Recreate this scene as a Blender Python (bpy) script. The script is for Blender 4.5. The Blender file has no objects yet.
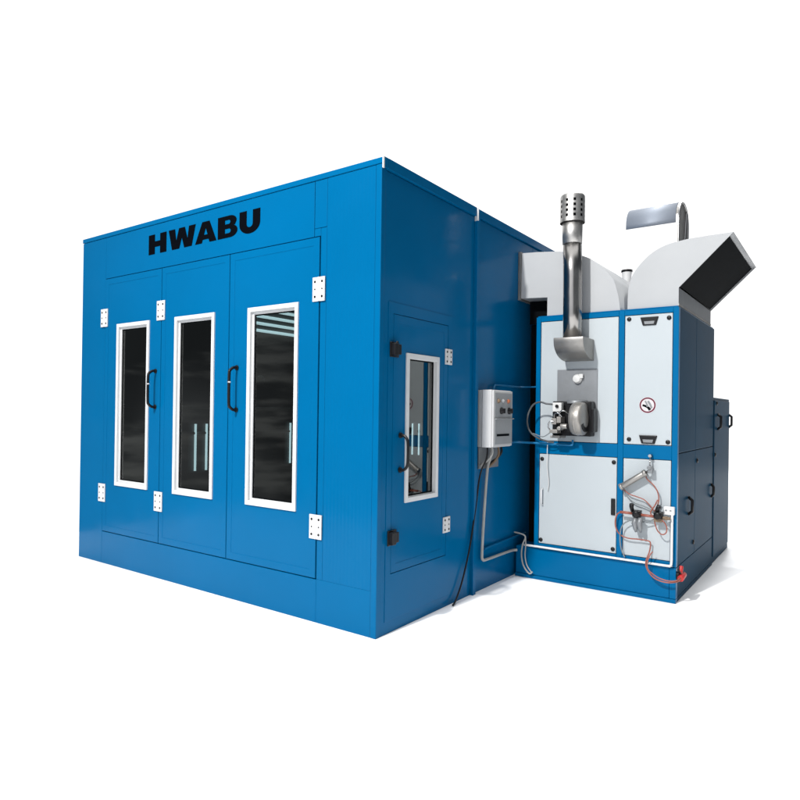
import bpy, bmesh, math, random
from mathutils import Vector, Matrix
random.seed(7)
S = bpy.context.scene
COL = S.collection
R = math.radians

# ------------------------------------------------------------------ camera
YAW, PITCH, ROLL = -0.6202, 0.0041, -0.0138
cam_d = bpy.data.cameras.new('camera'); cam = bpy.data.objects.new('camera', cam_d); COL.objects.link(cam)
f = Vector((math.sin(YAW)*math.cos(PITCH), math.cos(YAW)*math.cos(PITCH), math.sin(PITCH)))
r = Vector((math.cos(YAW), -math.sin(YAW), 0)); d = f.cross(r)
r2 = r*math.cos(ROLL)+d*math.sin(ROLL); d2 = -r*math.sin(ROLL)+d*math.cos(ROLL)
M3 = Matrix((r2, -d2, -f)).transposed()
cam.matrix_world = Matrix.Translation((2.7126, -3.5409, 1.617)) @ M3.to_4x4()
cam_d.sensor_width = 36; cam_d.lens = 632.246/800*36
cam_d.shift_x = 0.2748/800; cam_d.shift_y = 7.4594/800
cam_d.clip_start = 0.05; cam_d.clip_end = 2000
S.camera = cam

# ------------------------------------------------------------------ light, world, exposure
S.view_settings.view_transform = 'Standard'; S.view_settings.look = 'None'
S.view_settings.exposure = 0.0; S.view_settings.gamma = 1.0
FWD = Vector((math.sin(YAW), math.cos(YAW), 0)); RGT = Vector((math.cos(YAW), -math.sin(YAW), 0))
W = bpy.data.worlds.new('World'); S.world = W; W.use_nodes = True
def build_world():
    nt = W.node_tree; N = nt.nodes; L = nt.links; N.clear()
    out = N.new('ShaderNodeOutputWorld'); bg = N.new('ShaderNodeBackground'); L.new(bg.outputs[0], out.inputs[0])
    tc = N.new('ShaderNodeTexCoord')
    def dot(v):
        n = N.new('ShaderNodeVectorMath'); n.operation = 'DOT_PRODUCT'; L.new(tc.outputs['Generated'], n.inputs[0]); n.inputs[1].default_value = v; return n.outputs['Value']
    def mth(op, a, b=None):
        n = N.new('ShaderNodeMath'); n.operation = op
        for i, x in enumerate((a, b)):
            if x is None: continue
            if isinstance(x, (int, float)): n.inputs[i].default_value = x
            else: L.new(x, n.inputs[i])
        return n.outputs[0]
    az = mth('ARCTAN2', dot(RGT), dot(FWD))
    def ramp(v, a, b, c0, c1):
        n = N.new('ShaderNodeMapRange'); n.interpolation_type = 'SMOOTHSTEP'; L.new(v, n.inputs[0])
        for i, x in enumerate((a, b, c0, c1)): n.inputs[i+1].default_value = x
        return n.outputs[0]
    right = ramp(az, R(40), R(52), 1, 0); left = ramp(az, R(-60), R(-40), 0, 1)
    mask = mth('MULTIPLY', right, left)
    up = ramp(dot(Vector((0, 0, 1))), 0.5, 0.75, 1, 0)
    mask = mth('MULTIPLY', mask, up)
    lobe = mth('MULTIPLY', ramp(az, R(-178), R(-165), 0, 1), ramp(az, R(-130), R(-112), 1, 0))     # bright lobe added behind and left of the camera for reflections in metal
    nz = N.new('ShaderNodeTexNoise'); nz.inputs['Scale'].default_value = 3.2; nz.inputs['Detail'].default_value = 3; L.new(tc.outputs['Generated'], nz.inputs[0])
    hall = N.new('ShaderNodeMix'); hall.data_type = 'RGBA'; L.new(ramp(nz.outputs['Fac'], 0.42, 0.66, 0, 1), hall.inputs[0]); hall.inputs[6].default_value = DARK; hall.inputs[7].default_value = (0.28, 0.30, 0.32, 1)
    # noise streaks added for the front glass to mirror, standing for workshop beams and machines
    mp = N.new('ShaderNodeMapping'); mp.inputs['Scale'].default_value = (2.0, 2.0, 11.0); L.new(tc.outputs['Generated'], mp.inputs[0])
    n2 = N.new('ShaderNodeTexNoise'); n2.inputs['Scale'].default_value = 3.4; n2.inputs['Detail'].default_value = 5; L.new(mp.outputs[0], n2.inputs[0])
    sector = mth('MULTIPLY', ramp(az, R(-72), R(-80), 0, 1), ramp(az, R(-118), R(-108), 0, 1))
    hall_streaks = N.new('ShaderNodeMix'); hall_streaks.data_type = 'RGBA'; L.new(mth('MULTIPLY', sector, ramp(n2.outputs['Fac'], 0.46, 0.68, 0.08, 1)), hall_streaks.inputs[0]); L.new(hall.outputs[2], hall_streaks.inputs[6]); hall_streaks.inputs[7].default_value = (0.5, 0.52, 0.52, 1)
    dk = N.new('ShaderNodeMix'); dk.data_type = 'RGBA'; L.new(lobe, dk.inputs[0]); L.new(hall_streaks.outputs[2], dk.inputs[6]); dk.inputs[7].default_value = (1.3, 1.33, 1.4, 1)
    mix = N.new('ShaderNodeMix'); mix.data_type = 'RGBA'; L.new(mask, mix.inputs[0])
    L.new(dk.outputs[2], mix.inputs[6]); mix.inputs[7].default_value = (1.25, 1.25, 1.25, 1)
    top = ramp(dot(Vector((0, 0, 1))), math.cos(R(40)), math.cos(R(30)), 0, 1)                     # bright zenith cone added to wash out ground shadows
    mx2 = N.new('ShaderNodeMix'); mx2.data_type = 'RGBA'; L.new(top, mx2.inputs[0]); L.new(mix.outputs[2], mx2.inputs[6]); mx2.inputs[7].default_value = (1.8, 1.8, 1.8, 1)
    L.new(mx2.outputs[2], bg.inputs[0]); bg.inputs[1].default_value = 1.0
DARK = (0.06, 0.07, 0.08, 1)
build_world()

def lamp_light(name, kind, loc, target, power, size=0.5, color=(1, 1, 1), cone=None, blend=0.3):
    l = bpy.data.lights.new(name, kind); o = bpy.data.objects.new(name, l); COL.objects.link(o)
    o.location = loc; o.rotation_euler = (Vector(target)-Vector(loc)).to_track_quat('-Z', 'Y').to_euler()
    l.energy = power; l.color = color
    if kind == 'AREA': l.shape = 'DISK'; l.size = size
    else: l.shadow_soft_size = size
    if cone: l.spot_size = R(cone); l.spot_blend = blend
    return o
KEY = 7150; TOP_FILL = 15000; BACK_FILL = 48000
lamp_light('key_lamp', 'SPOT', (-0.55, -7.8, 8.9), (0.6, 1.0, 2.2), KEY, 0.22, (1, 0.985, 0.96), cone=88, blend=1.0)
lamp_light('overhead_floor_fill', 'SPOT', (0.0, 1.5, 42), (0.0, 1.5, 0), TOP_FILL, 0.6, (1, 1, 1), cone=62, blend=0.3)  # unseen spot added high above to wash the ground white
lamp_light('rear_floor_fill', 'SPOT', (-1.5, 25, 42), (0, 3, 0), BACK_FILL, 3.0, (1, 1, 1), cone=40, blend=0.3)  # unseen spot added behind to clear the ground shadow under the hood

# ------------------------------------------------------------------ materials
def mat(name, col, rough=0.5, metal=0.0, spec=0.5, noise=None, bump=None, rvar=None, emit=None, aniso=None):
    """procedural principled; noise=(scale, amount) colour wear, bump=(scale, strength, dist), rvar=(scale, amount)"""
    m = bpy.data.materials.new(name); m.use_nodes = True
    nt = m.node_tree; N = nt.nodes; L = nt.links; b = N['Principled BSDF']
    c4 = (*col, 1); b.inputs['Base Color'].default_value = c4; b.inputs['Roughness'].default_value = rough
    b.inputs['Metallic'].default_value = metal; b.inputs['Specular IOR Level'].default_value = spec
    tc = N.new('ShaderNodeTexCoord'); co = tc.outputs['Object']
    if aniso:
        mp = N.new('ShaderNodeMapping'); mp.inputs['Scale'].default_value = aniso; L.new(co, mp.inputs[0]); co = mp.outputs[0]
    def nz(scale, det=4, rr=0.55):
        n = N.new('ShaderNodeTexNoise'); n.inputs['Scale'].default_value = scale; n.inputs['Detail'].default_value = det; n.inputs['Roughness'].default_value = rr
        L.new(co, n.inputs['Vector']); return n.outputs['Fac']
    if noise:
        mr = N.new('ShaderNodeMapRange'); L.new(nz(noise[0]), mr.inputs[0]); mr.inputs[1].default_value = 0.3; mr.inputs[2].default_value = 0.7
        mr.inputs[3].default_value = 1-noise[1]; mr.inputs[4].default_value = 1+noise[1]*0.5
        vm = N.new('ShaderNodeVectorMath'); vm.operation = 'SCALE'; vm.inputs[0].default_value = col; L.new(mr.outputs[0], vm.inputs['Scale'])
        L.new(vm.outputs[0], b.inputs['Base Color'])
    if rvar:
        mr = N.new('ShaderNodeMapRange'); L.new(nz(rvar[0]), mr.inputs[0]); mr.inputs[1].default_value = 0.3; mr.inputs[2].default_value = 0.7
        mr.inputs[3].default_value = max(0.02, rough-rvar[1]); mr.inputs[4].default_value = rough+rvar[1]
        L.new(mr.outputs[0], b.inputs['Roughness'])
    if bump:
        bp = N.new('ShaderNodeBump'); bp.inputs['Strength'].default_value = bump[1]; bp.inputs['Distance'].default_value = bump[2]
        L.new(nz(bump[0], 3), bp.inputs['Height']); L.new(bp.outputs[0], b.inputs['Normal'])
    if emit:
        b.inputs['Emission Color'].default_value = (*emit[0], 1); b.inputs['Emission Strength'].default_value = emit[1]
    return m

M = {}
M['blue'] = mat('blue_paint', (0.0, 0.100, 0.245), 0.18, 0, 0.065, noise=(1.1, 0.05), bump=(2.2, 0.12, 0.02), rvar=(3, 0.06))
M['blue_lit'] = mat('lit_blue_conduit_paint', (0.01, 0.14, 0.31), 0.3, 0, 0.3, noise=(4, 0.05))  # the blue paint, lightened to carry the highlights on the conduits
M['dark_cable'] = mat('dark_grey_cable', (0.07, 0.075, 0.08), 0.4, 0, 0.4, noise=(9, 0.1))
M['white'] = mat('white_enamel', (0.385, 0.42, 0.44), 0.38, 0, 0.2, noise=(1.5, 0.03), bump=(1.6, 0.1, 0.02))
M['duct'] = mat('white_duct_sheet', (0.355, 0.365, 0.375), 0.42, 0, 0.15, noise=(2.0, 0.05), bump=(2.5, 0.2, 0.02))
M['alu'] = mat('window_aluminium', (0.58, 0.59, 0.60), 0.4, 0, 0.3, noise=(5, 0.05))
M['hinge'] = mat('white_hinge_metal', (0.58, 0.58, 0.585), 0.4, 0, 0.3, noise=(8, 0.06))
M['black'] = mat('black_plastic', (0.008, 0.008, 0.009), 0.35, 0, 0.22, rvar=(20, 0.08))
M['ink'] = mat('black_letter_vinyl', (0.001, 0.0015, 0.003), 0.6, 0, 0.03, noise=(5, 0.1))
M['dark'] = mat('dark_seal_and_shade', (0.003, 0.004, 0.005), 0.7, 0, 0.03, noise=(12, 0.2))  # real seals, and also sheets that stand for shade
M['lining'] = mat('unlit_booth_lining', (0.09, 0.092, 0.092), 0.5, 0, 0.3, noise=(2, 0.08))  # white lining darkened to stand for the unlit interior
M['galv'] = mat('galvanised_steel', (0.42, 0.42, 0.42), 0.3, 1.0, 0.5, noise=(9, 0.14), rvar=(6, 0.08), bump=(3, 0.15, 0.02))
M['galv_dull'] = mat('dull_galvanised_sheet', (0.30, 0.29, 0.275), 0.45, 0.85, 0.5, noise=(7, 0.14), rvar=(6, 0.08), bump=(4, 0.15, 0.02))
M['pipe'] = mat('stainless_flue', (0.33, 0.32, 0.31), 0.24, 1.0, 0.5, noise=(6, 0.2), rvar=(10, 0.07), bump=(7, 0.25, 0.01), aniso=(1, 1, 0.35))
M['capmetal'] = mat('brushed_steel_cap', (0.50, 0.49, 0.475), 0.42, 0.95, 0.5, noise=(12, 0.15), rvar=(10, 0.08))
M['cowl'] = mat('matt_galvanised_cowl', (0.25, 0.28, 0.33), 0.6, 0.3, 0.5, noise=(3, 0.12), rvar=(4, 0.08))
M['blue_shade'] = mat('shaded_blue_paint', (0.012, 0.045, 0.083), 0.25, 0, 0.003, noise=(0.9, 0.12))  # the blue paint with the shade of right-facing sides put into its colour
M['plate'] = mat('zinc_and_shaded_sheet', (0.19, 0.20, 0.21), 0.45, 0.3, 0.4, noise=(9, 0.1))
M['ctrl'] = mat('grey_box_paint', (0.50, 0.50, 0.50), 0.42, 0, 0.3, noise=(6, 0.04))
M['ctrl_body'] = mat('dim_grey_box_paint', (0.26, 0.27, 0.28), 0.5, 0, 0.3, noise=(6, 0.06))
M['burner'] = mat('cast_burner_alloy', (0.30, 0.285, 0.265), 0.42, 0.6, 0.5, noise=(14, 0.15), bump=(30, 0.2, 0.003))
M['hose'] = mat('orange_air_hose', (0.27, 0.085, 0.06), 0.45, 0, 0.4, noise=(9, 0.15))
M['hose_grey'] = mat('grey_air_hose', (0.17, 0.19, 0.20), 0.5, 0, 0.4, noise=(9, 0.1))
M['conduit'] = mat('grey_conduit', (0.32, 0.32, 0.31), 0.5, 0, 0.3, noise=(8, 0.1))
M['whitepipe'] = mat('white_pipe', (0.62, 0.62, 0.62), 0.35, 0, 0.4, noise=(6, 0.04))
M['bright'] = mat('overexposed_sheet', (0.80, 0.80, 0.80), 0.5, 0, 0.2, noise=(3, 0.02))  # overexposure of the galvanised sheet put into its colour
M['brown'] = mat('tan_cable', (0.16, 0.11, 0.07), 0.55, 0, 0.3, noise=(12, 0.15))
M['red'] = mat('red_plastic', (0.40, 0.02, 0.02), 0.4, 0, 0.4, noise=(20, 0.1))
M['signred'] = mat('sign_red', (0.11, 0.012, 0.03), 0.5, 0, 0.2, noise=(40, 0.1))
M['signwhite'] = mat('sign_white', (0.50, 0.48, 0.49), 0.5, 0, 0.2, noise=(40, 0.02))
M['orange'] = mat('orange_indicator', (0.34, 0.10, 0.04), 0.3, 0, 0.5, noise=(40, 0.1))
M['ceramic'] = mat('white_cap_plastic', (0.55, 0.55, 0.54), 0.35, 0, 0.4, noise=(20, 0.04))
M['tube'] = mat('lit_tube_glass', (0.8, 0.9, 0.95), 0.3, 0, 0.5, emit=((0.62, 0.90, 1.0), 2.6))
M['ground'] = mat('white_floor_paint', (0.93, 0.93, 0.93), 0.9, 0, 0.0, noise=(0.7, 0.015))
def glass(name, tint, ior):
    m = bpy.data.materials.new(name); m.use_nodes = True; nt = m.node_tree; N = nt.nodes; L = nt.links; N.clear()
    o = N.new('ShaderNodeOutputMaterial'); mx = N.new('ShaderNodeMixShader'); fr = N.new('ShaderNodeFresnel'); fr.inputs[0].default_value = ior
    t = N.new('ShaderNodeBsdfTransparent'); t.inputs[0].default_value = (*tint, 1)
    g = N.new('ShaderNodeBsdfGlossy'); g.inputs['Roughness'].default_value = 0.015; g.inputs['Color'].default_value = (0.95, 0.97, 0.95, 1)
    tc = N.new('ShaderNodeTexCoord'); nz = N.new('ShaderNodeTexNoise'); nz.inputs['Scale'].default_value = 2.0; L.new(tc.outputs['Object'], nz.inputs[0])
    bp = N.new('ShaderNodeBump'); bp.inputs['Strength'].default_value = 0.02; bp.inputs['Distance'].default_value = 0.02; L.new(nz.outputs[0], bp.inputs['Height']); L.new(bp.outputs[0], g.inputs['Normal'])
    L.new(fr.outputs[0], mx.inputs[0]); L.new(t.outputs[0], mx.inputs[1]); L.new(g.outputs[0], mx.inputs[2]); L.new(mx.outputs[0], o.inputs[0]); return m
M['glass'] = glass('tinted_window_glass', (0.22, 0.23, 0.22), 1.65)
M['glass_side'] = glass('tinted_door_glass', (0.25, 0.26, 0.25), 2.1)
def ribbed_blue():
    m = M['blue'].copy(); m.name = 'blue_ribbed_paint'; N = m.node_tree.nodes; L = m.node_tree.links
    b = N['Principled BSDF']; tc = N.new('ShaderNodeTexCoord'); w = N.new('ShaderNodeTexWave'); w.wave_type = 'BANDS'; w.bands_direction = 'X'
    w.inputs['Scale'].default_value = 9.0; w.inputs['Distortion'].default_value = 0.0; L.new(tc.outputs['Object'], w.inputs[0])
    bp = N.new('ShaderNodeBump'); bp.inputs['Strength'].default_value = 0.16; bp.inputs['Distance'].default_value = 0.006; L.new(w.outputs['Fac'], bp.inputs['Height'])
    for lk in list(b.inputs['Normal'].links): L.new(lk.from_socket, bp.inputs['Normal'])
    L.new(bp.outputs[0], b.inputs['Normal']); return m
M['rib'] = ribbed_blue()

# ------------------------------------------------------------------ helpers
def tag(o, label=None, cat=None, group=None, kind=None):
    if label: o['label'] = label
    if cat: o['category'] = cat
    if group: o['group'] = group
    if kind: o['kind'] = kind
    return o
def thing(name, loc, label, cat, group=None):
    o = bpy.data.objects.new(name, None); COL.objects.link(o); o.location = loc; o.empty_display_size = 0.2
    return tag(o, label, cat, group)
class MB:
    """collects shapes in world coordinates; build() links them as one mesh object"""
    def __init__(s): s.bm = bmesh.new(); s.mi = 0
    def mat(s, i): s.mi = i; return s
    def _new(s, fs, smooth=False):
        for f in fs: f.material_index = s.mi; f.smooth = smooth
    def box(s, x0, x1, y0, y1, z0, z1):
        v = [s.bm.verts.new((x, y, z)) for x in (x0, x1) for y in (y0, y1) for z in (z0, z1)]
        q = [(0,1,3,2),(4,6,7,5),(0,4,5,1),(2,3,7,6),(0,2,6,4),(1,5,7,3)]
        s._new([s.bm.faces.new([v[i] for i in a]) for a in q]); return s
    def prism(s, prof, axis, a, b, smooth=False):
        """prof: list of 2-D points; axis 'x': (y,z), 'y': (x,z), 'z': (x,y)"""
        def P(p, t): return {'x': (t, p[0], p[1]), 'y': (p[0], t, p[1]), 'z': (p[0], p[1], t)}[axis]
        A = [s.bm.verts.new(P(p, a)) for p in prof]; B = [s.bm.verts.new(P(p, b)) for p in prof]
        n = len(prof); s._new([s.bm.faces.new(A), s.bm.faces.new(B[::-1])])
        s._new([s.bm.faces.new((A[i], A[(i+1) % n], B[(i+1) % n], B[i])) for i in range(n)], smooth); return s
    def tube(s, pts, rad, seg=10, caps=True, smooth=True, sub=0):
        pts = [Vector(p) for p in pts]
        if sub: pts = catmull(pts, sub)
        rads = rad if isinstance(rad, (list, tuple)) else [rad]*len(pts)
        up = None; rings = []
        for i, p in enumerate(pts):
            t = ((pts[min(i+1, len(pts)-1)]-p).normalized() + (p-pts[max(i-1, 0)]).normalized())
            t = t.normalized() if t.length > 1e-6 else Vector((0, 0, 1))
            if up is None: up = t.orthogonal().normalized()
            up = (up - t*up.dot(t)).normalized(); sd = t.cross(up)
            rings.append([s.bm.verts.new(p + (up*math.cos(2*math.pi*k/seg)+sd*math.sin(2*math.pi*k/seg))*rads[i]) for k in range(seg)])
        for A, B in zip(rings, rings[1:]):
            s._new([s.bm.faces.new((A[k], A[(k+1) % seg], B[(k+1) % seg], B[k])) for k in range(seg)], smooth)
        if caps: s._new([s.bm.faces.new(rings[0][::-1]), s.bm.faces.new(rings[-1])])
        return s
    def cyl(s, a, b, rad, seg=20): return s.tube([a, b], rad, seg)
    def lathe(s, c, axis, prof, seg=32, smooth=True):
        """prof: (radius, offset along axis) list"""
        ax = Vector(axis).normalized(); u = ax.orthogonal().normalized(); w = ax.cross(u); c = Vector(c); rings = []
        for rr, h in prof:
            if rr < 1e-6: rings.append([s.bm.verts.new(c+ax*h)])
            else: rings.append([s.bm.verts.new(c+ax*h+(u*math.cos(2*math.pi*k/seg)+w*math.sin(2*math.pi*k/seg))*rr) for k in range(seg)])
        for A, B in zip(rings, rings[1:]):
            for k in range(seg):
                k2 = (k+1) % seg
                if len(A) == 1 and len(B) == 1: continue
                if len(A) == 1: fs = (A[0], B[k2], B[k])
                elif len(B) == 1: fs = (A[k], A[k2], B[0])
                else: fs = (A[k], A[k2], B[k2], B[k])
                s._new([s.bm.faces.new(fs)], smooth)
        return s
    def build(s, name, mats, parent=None, bevel=0.0, seg=2, label=None):
        me = bpy.data.meshes.new(name); bmesh.ops.recalc_face_normals(s.bm, faces=s.bm.faces)
        org = Vector((0, 0, 0))
        if parent is not None: org = world_loc(parent)
        else:
            vs = [v.co for v in s.bm.verts]; org = Vector(((min(v.x for v in vs)+max(v.x for v in vs))/2, (min(v.y for v in vs)+max(v.y for v in vs))/2, min(v.z for v in vs)))
        bmesh.ops.translate(s.bm, verts=s.bm.verts, vec=-org)
        s.bm.to_mesh(me); s.bm.free()
        for m in (mats if isinstance(mats, (list, tuple)) else [mats]): me.materials.append(M[m])
        o = bpy.data.objects.new(name, me); COL.objects.link(o)
        if parent is not None: o.parent = parent
        else: o.location = org
        if bevel:
            b = o.modifiers.new('bevel', 'BEVEL'); b.width = bevel; b.segments = seg; b.limit_method = 'ANGLE'; b.angle_limit = R(40)
        if label: o['label'] = label
        return o
def world_loc(o):
    v = Vector(o.location)
    while o.parent is not None: o = o.parent; v = v+Vector(o.location)
    return v
def catmull(P, n):
    out = []
    for i in range(len(P)-1):
        a, b, c, e = P[max(i-1, 0)], P[i], P[i+1], P[min(i+2, len(P)-1)]
        for k in range(n):
            t = k/n; out.append(0.5*((2*b)+(c-a)*t+(2*a-5*b+4*c-e)*t*t+(3*b-a-3*c+e)*t*t*t))
    out.append(P[-1]); return out
def arc(cx, cz, rx, rz, a0, a1, n): return [(cx+rx*math.cos(R(a0+(a1-a0)*i/n)), cz+rz*math.sin(R(a0+(a1-a0)*i/n))) for i in range(n+1)]

def ring(mb, axis, a0, a1, z0, z1, ha0, ha1, hz0, hz1, d0, d1):
    """rectangular plate with a rectangular hole; axis 'y': lies in x-z between y=d0..d1, 'x': lies in y-z between x=d0..d1"""
    P = (lambda a, z, dd: (a, dd, z)) if axis == 'y' else (lambda a, z, dd: (dd, a, z))
    o = [(a0, z0), (a1, z0), (a1, z1), (a0, z1)]; h = [(ha0, hz0), (ha1, hz0), (ha1, hz1), (ha0, hz1)]
    V = {}
    for n, pts in (('o', o), ('h', h)):
        for k, dd in enumerate((d0, d1)): V[n, k] = [mb.bm.verts.new(P(a, z, dd)) for a, z in pts]
    fs = []
    for i in range(4):
        j = (i+1) % 4
        for k in (0, 1): fs.append(mb.bm.faces.new((V['o', k][i], V['o', k][j], V['h', k][j], V['h', k][i])))
        fs.append(mb.bm.faces.new((V['o', 0][i], V['o', 0][j], V['o', 1][j], V['o', 1][i])))
        fs.append(mb.bm.faces.new((V['h', 0][i], V['h', 0][j], V['h', 1][j], V['h', 1][i])))
    mb._new(fs); return mb

# ------------------------------------------------------------------ setting
g = MB(); g.prism([(-5.3, -3.4), (5.5, -3.4), (5.5, 17), (-5.3, 17)], 'z', -0.05, 0); go = g.build('ground', 'ground'); tag(go, kind='structure')

# ------------------------------------------------------------------ spray booth
WB, HB, LB, T = 4.03, 3.4, 6.0, 0.05
booth = thing('spray_booth', (-2.0, 3.0, 0), 'large bright blue panelled booth with glazed folding front doors and black lettering', 'spray booth')
DX = [-3.572, -2.59, -1.615, -0.577]; DZ0, DZ1 = 0.333, 2.925
w = MB()
w.box(DX[0]-0.0035, DX[3]+0.0035, 0, T, 0, 0.325)                       # plinth
w.build('front_plinth', 'blue', booth, 0.003)
w = MB(); w.box(-WB, DX[0]-0.005, 0, T, 0, 3.356); w.build('front_panel', 'blue', booth, 0.003)
w = MB(); w.box(DX[3]+0.005, -0.0505, 0.0005, T, 0, 0.3285); w.build('front_plinth', 'blue', booth, 0.001)
w = MB(); w.box(DX[3]+0.005, -0.512, 0, T, 0.329, 2.99); w.build('front_panel', 'blue', booth, 0.003)
w = MB(); w.box(-0.510, -0.0505, 0, T, 0.3295, 3.356); w.build('front_panel', 'rib', booth, 0.0015)
w = MB(); w.box(DX[0]-0.003, -0.642, 0, T, 2.931, 3.356); w.build('front_header', 'blue', booth, 0.003)
w = MB(); w.box(-0.638, -0.512, 0, T, 2.993, 3.356); w.box(-0.638, DX[3]+0.003, 0, T, 2.931, 2.991); w.build('front_header', 'blue', booth, 0.003)
w = MB(); w.box(-WB-0.002, 0.012, -0.007, T, 3.359, 3.402); w.build('front_fascia', 'blue', booth, 0.004)
w = MB(); w.box(-0.048, 0.004, -0.004, 0.048, 0, 3.357); w.build('corner_post', 'blue', booth, 0.005)
# side wall
SY0, SY1, SZ0, SZ1 = 0.165, 0.925, 0.43, 2.315
w = MB(); ring(w, 'x', 0.05, 1.352, 0, 3.325, SY0-0.005, SY1+0.005, SZ0-0.005, SZ1+0.005, -T, 0); w.build('side_wall', 'blue', booth, 0.003)
w = MB(); ring(w, 'x', SY0-0.065, SY1+0.07, SZ0-0.34, SZ1+0.085, SY0-0.004, SY1+0.004, SZ0-0.004, SZ1+0.004, -0.02, 0.0045); w.build('side_door_frame', 'blue', booth, 0.002)
w = MB(); w.box(-T, 0.030, 1.355, 1.405, 0, 3.327); w.build('seam_post', 'blue', booth, 0.003)
w = MB()
for a, b in ((1.408, 2.60), (2.604, 3.8), (3.804, 5.0), (5.004, LB)): w.box(-T, 0, a, b, 0, 3.325)
w.build('side_wall', 'blue', booth, 0.003)
w = MB(); w.box(-0.04, 0.024, 0.052, 1.352, 3.33, 3.405); w.box(-0.04, 0.022, 1.3675, LB, 3.33, 3.403); w.build('side_fascia', 'blue', booth, 0.003)
w = MB(); w.box(0.0125, 0.024, -0.0115, 0.003, 3.322, 3.404); w.build('fascia_end_cap', 'whitepipe', booth, 0.002)
w = MB(); w.box(0.0125, 0.0235, 0.0045, 0.0505, 3.330, 3.404); w.build('side_fascia', 'blue', booth, 0.002)
w = MB(); w.box(0.0, 0.036, 1.3535, 1.366, 3.290, 3.406); w.build('fascia_end_cap', 'whitepipe', booth, 0.002)
w = MB(); w.box(-WB, -WB+T, T+0.002, LB, 0, 3.325); w.box(-WB+T+0.002, -T-0.002, LB-T, LB, 0, 3.325); w.build('rear_wall', 'blue', booth, 0.003)
w = MB(); w.box(-WB+0.005, -0.045, T+0.002, LB-0.01, 3.33, 3.39); w.build('roof', 'blue', booth, 0.003)
m = MB(); m.lathe((x0 if False else -3.955, 2.45, 2.0), (1, 0, 0), [(0.07, 0), (0.07, 0.03), (0.06, 0.035), (0, 0.035)], 20); m.build('highlight_disc', 'conduit', booth)  # pale disc put in for a highlight in the right front glass
# inner lining
w = MB(); x0, x1 = -WB+T+0.004, -T-0.004
for k in range(6):
    a = 0.07+k*0.98; w.box(x0, x0+0.02, a, a+0.972, 0.03, 3.30)
for k in range(4):
    a = x0+0.03+k*0.96; w.box(a, a+0.952, LB-T-0.03, LB-T-0.005, 0.03, 3.30)
w.box(x0, x1, 0.07, LB-T-0.03, 3.302, 3.325); w.build('inner_lining', 'lining', booth, 0.003)
w = MB()
for k in range(9): w.box(x0+0.03, x1-0.02, 0.1+k*0.64, 0.1+k*0.64+0.62, 0.005, 0.03)
w.build('floor_grating', 'lining', booth, 0.004)
w = MB(); w.box(x1-0.02, x1, 1.41, LB-T-0.04, 0.03, 3.30); w.build('inner_lining', 'lining', booth)
# seals behind the door gaps
w = MB()
for x in DX: w.box(x-0.03, x+0.03, 0.052, 0.062, DZ0, DZ1)
w.box(DX[0]-0.03, DX[3]+0.03, 0.064, 0.074, DZ1-0.03, DZ1+0.03); w.box(DX[0]-0.03, DX[3]+0.03, 0.064, 0.074, DZ0-0.03, DZ0+0.03)
ring(w, 'x', SY0-0.04, SY1+0.04, SZ0-0.04, SZ1+0.04, SY0+0.04, SY1-0.04, SZ0+0.04, SZ1-0.04, -0.066, -0.054)
w.build('door_seal', 'dark', booth)

def glazed_door(name, axis, a0, a1, z0, z1, wa0, wa1, wz0, wz1, out, inner=0.056, pane='glass'):
    """leaf + window frame + pane; out = outward sign along the depth axis"""
    s = out
    m = MB(); ring(m, axis, a0, a1, z0, z1, wa0+0.01, wa1-0.01, wz0+0.01, wz1-0.01, -0.045*s, 0.002*s)
    ring(m, axis, a0+0.001, a1-0.001, z0+0.001, z1-0.001, a0+0.062, a1-0.062, z0+0.062, z1-0.062, 0.0*s, 0.0045*s)
    leaf = m.build(name, 'blue', booth, 0.002)
    m = MB(); ring(m, axis, wa0, wa1, wz0, wz1, wa0+0.036, wa1-0.036, wz0+0.036, wz1-0.036, -0.028*s, 0.016*s)
    ring(m, axis, wa0+0.034, wa1-0.034, wz0+0.034, wz1-0.034, wa0+inner, wa1-inner, wz0+inner, wz1-inner, -0.034*s, -0.008*s)
    m.build('window_frame', 'alu', leaf, 0.003)
    m = MB(); ring(m, axis, wa0+inner-0.006, wa1-inner+0.006, wz0+inner-0.006, wz1-inner+0.006, wa0+inner+0.010, wa1-inner-0.010, wz0+inner+0.010, wz1-inner-0.010, -0.026*s, -0.018*s); m.build('window_gasket', 'dark', leaf)
    q = -0.022*s; P = (lambda a, z: (a, q, z)) if axis == 'y' else (lambda a, z: (q, a, z))
    m = MB(); m._new([m.bm.faces.new([m.bm.verts.new(P(a, z)) for a, z in ((wa0+0.037, wz0+0.037), (wa1-0.037, wz0+0.037), (wa1-0.037, wz1-0.037), (wa0+0.037, wz1-0.037))])])
    pn = m.build('window_pane', pane, leaf)
    if pn.data.polygons[0].normal['xyz'.index(axis)]*s < 0: pn.data.flip_normals()
    return leaf
def door_handle(leaf, axis, a, z0, z1, reach=0.085, rad=0.0125):
    P = (lambda a_, dd, z: (a_, -dd, z)) if axis == 'y' else (lambda a_, dd, z: (dd, a_, z))
    m = MB(); c = 0.06
    pts = [P(a, 0.004, z1), P(a, reach*0.45, z1), P(a, reach*0.85, z1-c*0.35), P(a, reach, z1-c), P(a, reach, z0+c), P(a, reach*0.85, z0+c*0.35), P(a, reach*0.45, z0), P(a, 0.004, z0)]
    m.tube(pts, rad, 12, sub=4)
    for z in (z0, z1): m.cyl(P(a, 0.003, z), P(a, 0.014, z), 0.021, 16)
    h = m.build('door_handle', 'black', leaf)
    m = MB(); zc = z1-0.125 if axis == 'y' else (z0+z1)/2; m.cyl(P(a, reach, zc-0.006), P(a, reach, zc+0.006), rad+0.0012, 12); 
    return h, m
leafs = []
WZ0, WZ1 = 0.818, 2.446
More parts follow.
